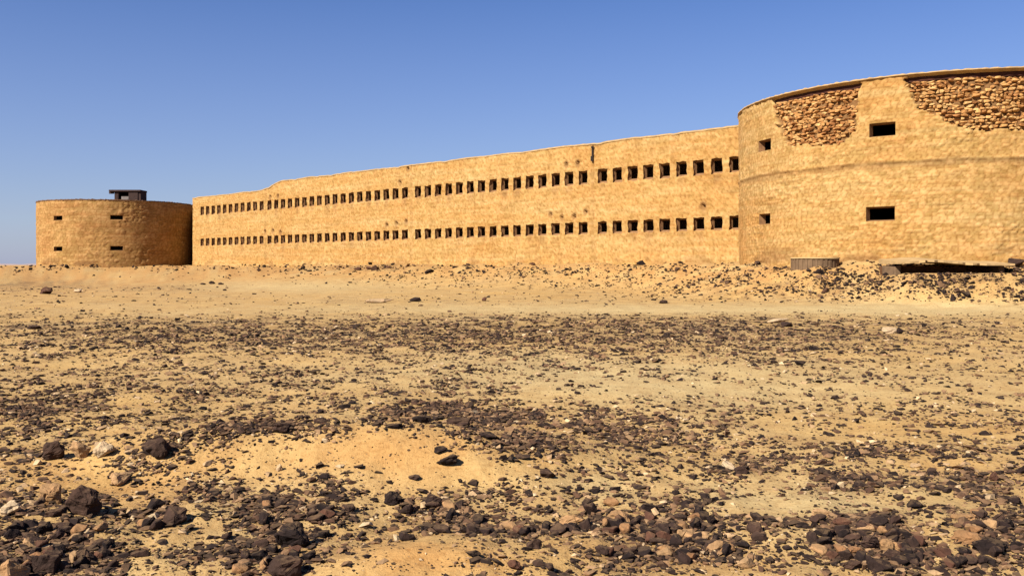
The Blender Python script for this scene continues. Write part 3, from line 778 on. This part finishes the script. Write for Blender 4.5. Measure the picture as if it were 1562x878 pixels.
# ------------------------------------------------------------------ named stones, placed where the photograph shows them
# (px, py of the foot, width px, height px, material, flatness/shape seed, label)
HERO = [
 (83, 703, 42, 40, M_BROWN, 'upright dark brown block, leftmost of the three standing together on the left'),
 (122, 700, 36, 36, M_TAN, 'tan squarish stone standing between a dark block and a pale stone'),
 (160, 698, 36, 30, M_PALE, 'pale grey stone, right end of the row of three on the left'),
 (238, 703, 50, 40, M_BROWN, 'large dark stone with a lit top at left, on its own before the dark scatter'),
 (76, 770, 38, 46, M_TAN, 'tan upright stone with one lit face beside the pointed brown rock'),
 (128, 787, 62, 60, M_BROWN, 'large pointed dark brown rock at the left foreground'),
 (84, 788, 42, 20, M_BROWN, 'low dark stone wedged at the foot of the pointed rock'),
 (14, 787, 48, 28, M_PALE, 'pale yellow slab cut by the left edge of the photo'),
 (188, 741, 42, 24, M_TAN, 'low tan stone half buried in sand right of the pointed rock'),
 (266, 800, 44, 34, M_BROWN, 'dark rounded stone on pale sand right of the pointed rock'),
 (445, 838, 66, 46, M_DARK, 'biggest dark boulder of the bottom left pile, squarish and tilted'),
 (436, 884, 72, 40, M_DARK, 'dark boulder cut by the bottom edge below the squarish boulder'),
 (20, 890, 56, 48, M_TAN, 'orange stone in the bottom left corner'),
 (70, 876, 50, 42, M_DARK, 'black stone next to the orange corner stone'),
 (130, 860, 40, 24, M_BROWN, 'flat dark stone between the black corner stone and the pile'),
 (683, 714, 40, 20, M_DARK, 'dark slab lying alone on the sand rise'),
 (672, 694, 26, 12, M_DARK, 'small dark stone just behind the lone slab on the sand rise'),
 (632, 733, 22, 11, M_DARK, 'small dark oval stone at the lower edge of the sand rise'),
 (836, 730, 32, 16, M_DARK, 'dark flat stone with grey rim right of the sand rise'),
 (795, 702, 34, 12, M_DARK, 'dark pointed flake at the right end of the rock crest'),
 (910, 752, 20, 12, M_DARK, 'small dark stone alone on clear sand in the middle foreground'),
 (870, 802, 58, 18, M_TAN, 'flat grey brown slab lying across the central stone field'),
 (945, 800, 48, 22, M_TAN, 'tan slab with a dark stone at its right tip'),
 (960, 797, 18, 20, M_DARK, 'dark stone leaning on the right tip of the tan slab'),
 (815, 838, 34, 18, M_BROWN, 'dark low stone between the grey slab and the bottom sand patch'),
 (722, 852, 30, 14, M_DARK, 'dark flat stone with pale patch on the bottom sand'),
 (785, 872, 28, 20, M_RED, 'reddish brown stone near the bottom edge right of the sand patch'),
 (1340, 808, 40, 24, M_DARK, 'dark stone crowning the black heap at right'),
 (1328, 838, 38, 26, M_DARK, 'left dark stone in the middle of the black heap'),
 (1352, 842, 30, 22, M_TAN, 'grey brown stone caught between the dark ones of the heap'),
 (1340, 872, 50, 28, M_DARK, 'broad dark stone at the bottom of the black heap'),
 (1298, 868, 34, 18, M_BROWN, 'dark stone just left of the foot of the black heap'),
 (1255, 818, 34, 14, M_DARK, 'flat dark stone left of the top of the black heap'),
 (1468, 794, 48, 14, M_TAN, 'flat grey slab with dark underside near the right side'),
 (1506, 846, 66, 26, M_DARK, 'long dark wedge-shaped rock standing in for a shadow at the lower right'),  # dark rock built in place of a cast shadow
 (1470, 834, 58, 24, M_TAN, 'broad sandy rock just behind the dark shadow wedge'),
 (1518, 734, 22, 16, M_RED, 'round reddish dark stone alone near the right edge'),
 (1555, 722, 26, 20, M_DARK, 'dark angular stone cut by the right edge'),
 (1548, 768, 26, 14, M_DARK, 'flat dark stone at right edge below the angular one'),
 (1420, 722, 18, 12, M_DARK, 'small triangular dark stone between the heap and the round stone'),
 (1062, 808, 26, 20, M_DARK, 'dark stone at the left of the pair above the bottom centre'),
 (1082, 800, 24, 20, M_DARK, 'dark stone at the right of the pair above the bottom centre'),
 (1130, 724, 24, 16, M_DARK, 'dark stone tucked under the pale cobble'),
 (1112, 716, 28, 14, M_PALE, 'pale cobble on the right plain beside a dark stone'),
 (1052, 708, 18, 9, M_DARK, 'small dark stone left of the pale cobble'),
 (1010, 782, 20, 14, M_DARK, 'dark stone on clear sand behind the pair'),
 (426, 720, 12, 16, M_PALE, 'small white stone standing on the left slope of the sand rise'),
 (1241, 534, 21, 9, M_DARK, 'upper one of two isolated black stones on the pale plain'),
 (1221, 557, 28, 9, M_DARK, 'lower one of two isolated black stones on the pale plain'),
 (1186, 492, 46, 9, M_PALE, 'long pale flat slab at the edge of the gravel belt'),
 (1200, 498, 22, 9, M_DARK, 'dark stone against the end of the long pale slab'),
 (1356, 508, 30, 14, M_PALE, 'pale yellow boulder in the gravel belt before the near tower'),
 (1373, 509, 12, 14, M_DARK, 'dark stone on the right flank of the pale yellow boulder'),
 (70, 448, 24, 14, M_RED, 'red brown rock on the far plain below the far tower'),
 (119, 446, 14, 9, M_PALE, 'pale block right of the red brown rock on the far plain'),
 (577, 462, 54, 5, M_PALE, 'very long white flat slab on the far plain'),
 (634, 460, 24, 9, M_DARK, 'dark clump of rock at the end of the white flat slab'),
 (739, 459, 10, 9, M_RED, 'small red brown stone alone on the middle plain'),
 (52, 502, 24, 9, M_DARK, 'dark stone heading the gravel belt at the left edge'),
 (1012, 463, 16, 7, M_DARK, 'dark stone alone at the foot of the debris slope'),
 (1550, 401, 30, 20, M_DARK, 'dark boulder against the near tower foot at the right edge'),
 (322, 433, 14, 6, M_DARK, 'middle one of three low dark rocks on the plain under the far tower'),
 (430, 662, 34, 18, M_DARK, 'dark stone at the left end of the rock crest above the sand rise'),
 (490, 646, 24, 10, M_DARK, 'dark flat stone perched at the top edge of the sand rise'),
 (645, 645, 40, 16, M_DARK, 'dark rock at the summit of the crest behind the sand rise'),
 (700, 650, 44, 20, M_DARK, 'largest dark rock of the crest behind the sand rise'),
 (752, 672, 46, 18, M_DARK, 'dark rock where the crest slopes down to the right'),
 (600, 655, 34, 12, M_DARK, 'dark low rock on the left half of the crest'),
 (498, 757, 24, 12, M_DARK, 'dark stone in the hollow under the left slope of the sand rise'),
 (598, 770, 36, 22, M_DARK, 'dark stone left of the black clump under the sand rise'),
 (663, 774, 34, 26, M_DARK, 'blackest rock of the clump below the sand rise'),
 (309, 434, 11, 4, M_DARK, 'left one of three low dark rocks on the plain under the far tower'),
 (337, 434, 12, 5, M_DARK, 'right one of three low dark rocks on the plain under the far tower'),
 (812, 404, 12, 5, M_RED, 'left one of three brown rocks against the middle of the long wall'),
 (827, 403, 14, 7, M_RED, 'middle one of three brown rocks against the middle of the long wall'),
 (842, 402, 15, 8, M_RED, 'right one of three brown rocks against the middle of the long wall'),
 (545, 412, 15, 6, M_RED, 'left one of three brown rocks under the left half of the wall'),
 (566, 411, 18, 7, M_RED, 'middle one of three brown rocks under the left half of the wall'),
 (592, 409, 14, 5, M_RED, 'right one of three brown rocks under the left half of the wall'),
]
def hero():
    px = np.array([h[0] for h in HERO], float); py = np.array([h[1] for h in HERO], float)
    X, Y = W(px, py)
    for i, (u, v, wp, hp, mat, lab) in enumerate(HERO):
        x, y = float(X[i]), float(Y[i])
        while math.hypot(x - NC[0], y - NC[1]) < NR + .45: x *= .995; y *= .995
        wd = wp * y / F; ht = max(hp * y / F, wd * .16)
        fine = y < 14
        wd *= .84; ht *= .84
        me = hull_rock(900 + i * 7, 12 + i % 6, 3 if fine else 1, .085, flat=(1, random.uniform(.7, .95), 1), boxy=random.choice((.15, .3, .5)))
        dp = min(wd * .85, ht * 1.6 + .03)
        o = link('rock', me, mat); o['label'] = lab; o['category'] = 'rock'
        y2 = y + dp * .35; z = float(ground(x, y2))
        o.scale = (wd * 1.05, dp / .8, ht * 1.15); o.rotation_euler = (random.uniform(-.1, .1), random.uniform(-.12, .12), random.uniform(-.25, .25))
        o.location = (x * y2 / y, y2, z + ht * .36)
    return list(zip(px, py, [h[2] for h in HERO]))
HP = hero()

LAND = {0: 'leftmost of three standing blocks', 2: 'pale stone of the left row', 3: 'large dark stone lit at left', 5: 'big pointed brown rock', 7: 'pale slab at left edge', 8: 'half buried tan stone',
 9: 'dark rounded stone on pale sand', 10: 'biggest squarish boulder', 11: 'boulder at bottom edge', 12: 'orange corner stone', 13: 'black stone by the corner', 15: 'lone slab on sand rise',
 17: 'oval stone below sand rise', 18: 'flat grey-rimmed stone', 20: 'small stone on clear sand', 21: 'flat grey brown slab', 22: 'tan slab with dark tip', 24: 'low stone by bottom sand', 25: 'flat stone on bottom sand',
 26: 'red stone near bottom edge', 27: 'top stone of black heap', 30: 'bottom stone of black heap', 32: 'flat stone left of black heap', 33: 'grey slab near right side', 34: 'dark shadow wedge',
 36: 'round reddish stone at right', 37: 'angular stone at right edge', 38: 'flat stone at right edge', 39: 'small triangular dark stone', 40: 'left stone of the dark pair', 41: 'right stone of the dark pair', 43: 'pale cobble at right',
 44: 'stone left of pale cobble', 45: 'dark stone behind the pair', 46: 'small white stone on slope', 62: 'left end of rock crest', 64: 'summit rock of the crest', 66: 'rock at right of crest', 68: 'stone under left sand slope', 69: 'stone left of black clump', 70: 'blackest rock of the clump',
 47: 'upper isolated black stone', 51: 'pale yellow boulder in gravel'}
# ------------------------------------------------------------------ strewn stones: the largest as things, the rest as one cover
def strew():
    N = 400000
    u = rng.uniform(-700, 2120, N); v = 404 + 596 * rng.beta(1.15, 1.25, N); v = np.maximum(v, 409)
    x, y = WQ(u, v)
    ok = (y < 60)
    u, v, x, y = u[ok], v[ok], x[ok], y[ok]
    dn = np.hypot(x - NC[0], y - NC[1]) - NR; df = np.hypot(x - FC[0], y - FC[1]) - FR
    dw = (x - P0[0]) * WN[0] + (y - P0[1]) * WN[1]
    ok = (dn > .1) & (df > .1) & (dw > .1); u, v, x, y = u[ok], v[ok], x[ok], y[ok]
    D = density(u, v, x, y) * np.where((u < -40) | (u > 1600), .75, 1)
    sp = (2.4 + (v - 404) * .0205) * np.exp(rng.normal(0, .46, len(u)))
    keep = rng.random(len(u)) < np.clip((D - .08) * .60 * (18 / (14 + sp)) * np.where(v > 560, ss(1000, 480, v) * .9 + .1, 1), 0, 1)
    u, v, x, y, sp, D = (a[keep] for a in (u, v, x, y, sp, D))
    # bigger ones gather where the cover is thick
    sp = sp * (1 + .30 * np.clip(D - .8, 0, 1.4) * rng.random(len(u)))
    sp = np.minimum(np.minimum(sp, 2.6 * (2.4 + (v - 404) * .0205)), 25 + 4 * rng.random(len(sp)))
    # keep away from the middle of the named rocks
    for (a, b, w_) in HP:
        m = (np.abs(u - a) < w_ * .35) & (v < b + 1) & (v > b - w_ * .35); sp[m] *= .4
    sz = sp * y / F; z = ground(x, y)
    tone = rng.random(len(u))
    dk = np.clip(.35 + .35 * D, 0, .9); tone = np.where(rng.random(len(u)) < dk, tone * .5, tone)
    sz = np.minimum(sz, .30); inview = (u > 5) & (u < 1557) & (v < 872) & (v > 450) & (y < 32)
    order = np.argsort(-(sp * inview)); top = order[:220]; rest = order[220:]
    print('stones', len(u))
    vars_ = []
    for k in range(14):
        me = hull_rock(500 + k, 13 + k % 5, 1, .045, flat=(1, random.uniform(.6, .9), random.uniform(.45, .75)), boxy=random.choice((0, .2, .4))); vars_.append(me)
    mats = {'dark': M_DARK, 'brown': M_RED, 'tan': M_TAN}
    vm = {}
    for k, me in enumerate(vars_):
        for nme, mt in mats.items():
            c = me.copy(); c.materials.append(mt); c.name = 'stone'; vm[(k, nme)] = c
    LAB = {}
    def zone(a, b):
        if b > 740:
            side = 'in the left corner pile' if a < 330 else 'in the pile under the sand rise' if a < 600 else 'in the central stone field' if a < 960 else 'near the bottom right of centre' if a < 1230 else 'around the black heap' if a < 1420 else 'in the lower right corner'
        elif b > 610:
            side = 'around the row of three blocks' if a < 330 else 'on the crest above the sand rise' if a < 840 and b < 690 else 'on the slope of the sand rise' if a < 840 else 'strewn over the plain right of the sand rise' if a < 1200 else 'strewn over the right hand plain'
        else: side = 'in the gravel belt of the middle plain'
        return side
    for i in top:
        kind = rng.choice(['dark', 'brown', 'tan'], p=[.68, .13, .19])
        o = bpy.data.objects.new('stone', vm[(int(rng.integers(0, 14)), str(kind))]); COL.objects.link(o)
        s = float(sz[i]); ho = float(rng.uniform(.9, 1.25))
        o.scale = (s * 1.15, s * 1.0, s * ho); o.location = (float(x[i]), float(y[i]), float(z[i]) + s * .17 * ho)
        o.rotation_euler = (float(rng.normal(0, .2)), float(rng.normal(0, .2)), float(rng.uniform(0, 6.28)))
        zn = zone(u[i], v[i]); kn = {'dark': 'dark brown', 'brown': 'reddish brown', 'tan': 'tan'}[str(kind)]
        near = min(LAND, key=lambda k: math.hypot(HERO[k][0] - u[i], (HERO[k][1] - v[i]) * 1.6))
        dx, dy = u[i] - HERO[near][0], (v[i] - HERO[near][1]) * 1.6
        if abs(dx) >= abs(dy): side = 'right of' if dx > 0 else 'left of'
        else: side = 'in front of' if dy > 0 else 'behind'
        big = 'large ' if sp[i] > np.percentile(sp[top], 70) else 'small ' if sp[i] < np.percentile(sp[top], 30) else ''
        LAB.setdefault((near, side), []).append((math.hypot(dx, dy), o, big + kn))
        tag(o, kn + ' stone', 'stone', f'stones {zn}')
    NTH = ['first', 'second', 'third', 'fourth', 'fifth', 'sixth', 'seventh', 'eighth', 'ninth', 'tenth', 'eleventh', 'twelfth', 'thirteenth', 'fourteenth', 'fifteenth', 'sixteenth', 'seventeenth', 'eighteenth', 'nineteenth', 'twentieth', 'twenty-first', 'twenty-second', 'twenty-third', 'twenty-fourth', 'twenty-fifth']
    for (k, side), L in LAB.items():
        for q, (_, o, kn) in enumerate(sorted(L, key=lambda e: e[0])):
            if len(L) == 1: o['label'] = f'{kn} stone just {side} the {LAND[k]}'
            else: o['label'] = f'{kn} stone, {NTH[min(q, 24)]} {side} the {LAND[k]}'
    n = len(rest); r = rest
    pos = np.stack([x[r], y[r], z[r] + sz[r] * .06], 1)
    me = scatter_mesh('strewn_stones', pos, np.stack([sz[r] * rng.uniform(.9, 1.3, n), sz[r], sz[r] * rng.uniform(.7, 1.2, n)], 1), rng.uniform(0, 6.28, n), rng.normal(0, .2, n), tone[r], M_STONES)
    o = link('strewn_stones', me, M_STONES); tag(o, 'small dark and tan stones strewn thickly over the sand', 'stones', kind='stuff')
    # grit: the pebbles between them, close to the viewer
    N = 130000
    u = rng.uniform(-700, 2120, N); v = rng.uniform(470, 1000, N); x, y = WQ(u, v)
    D = density(u, v, x, y) * np.where((u < -40) | (u > 1600), .6, 1); keep = rng.random(N) < np.clip(.14 + D * .42, 0, 1); u, v, x, y = u[keep], v[keep], x[keep], y[keep]
    s = np.exp(rng.normal(0, .38, len(u))) * np.maximum(.015, 2.0 * y / F); z = ground(x, y)
    me = scatter_mesh('gravel', np.stack([x, y, z + s * .1], 1), s, rng.uniform(0, 6.28, len(u)), rng.normal(0, .3, len(u)), rng.random(len(u)), M_STONES, TINY)
    o = link('gravel', me, M_STONES); tag(o, 'fine gravel between the stones on the sand', 'gravel', kind='stuff')
    # rubble debris banked against the fort
    N = 34000
    u = rng.uniform(-100, 1880, N); v = rng.uniform(398, 462, N); x, y = WQ(u, v)
    dn = np.hypot(x - NC[0], y - NC[1]) - NR; df = np.hypot(x - FC[0], y - FC[1]) - FR; dw = (x - P0[0]) * WN[0] + (y - P0[1]) * WN[1]
    DD = np.minimum(np.minimum(np.abs(dn), np.abs(df)), np.abs(dw)); ok = (dn > .05) & (df > .05) & (dw > .05) & (y < 105)
    k = ok & (rng.random(N) < np.clip((.55 * ss(8, 1, DD) + .5 * ss(2.2, .3, DD) + .3 * ss(45, 60, y) * ss(16, 3, DD)) * (.25 + ss(-.2, .5, fbm(x * .5, y * .5, 3))), 0, 1) * np.where(y < 50, 1, .8))
    x, y = x[k], y[k]; s = np.exp(rng.normal(math.log(.11), .5, len(x))) * (1 + .9 * ss(50, 90, y)); z = ground(x, y)
    tn = np.where(rng.random(len(x)) < .45, rng.uniform(.62, .98, len(x)), rng.uniform(.3, .7, len(x)))
    me = scatter_mesh('fallen_rubble', np.stack([x, y, z + s * .1], 1), s, rng.uniform(0, 6.28, len(x)), rng.normal(0, .3, len(x)), tn, M_STONES)
    o = link('fallen_rubble', me, M_STONES); tag(o, 'fallen tan and brown rubble banked along the foot of the fort', 'rubble', kind='stuff')
strew()
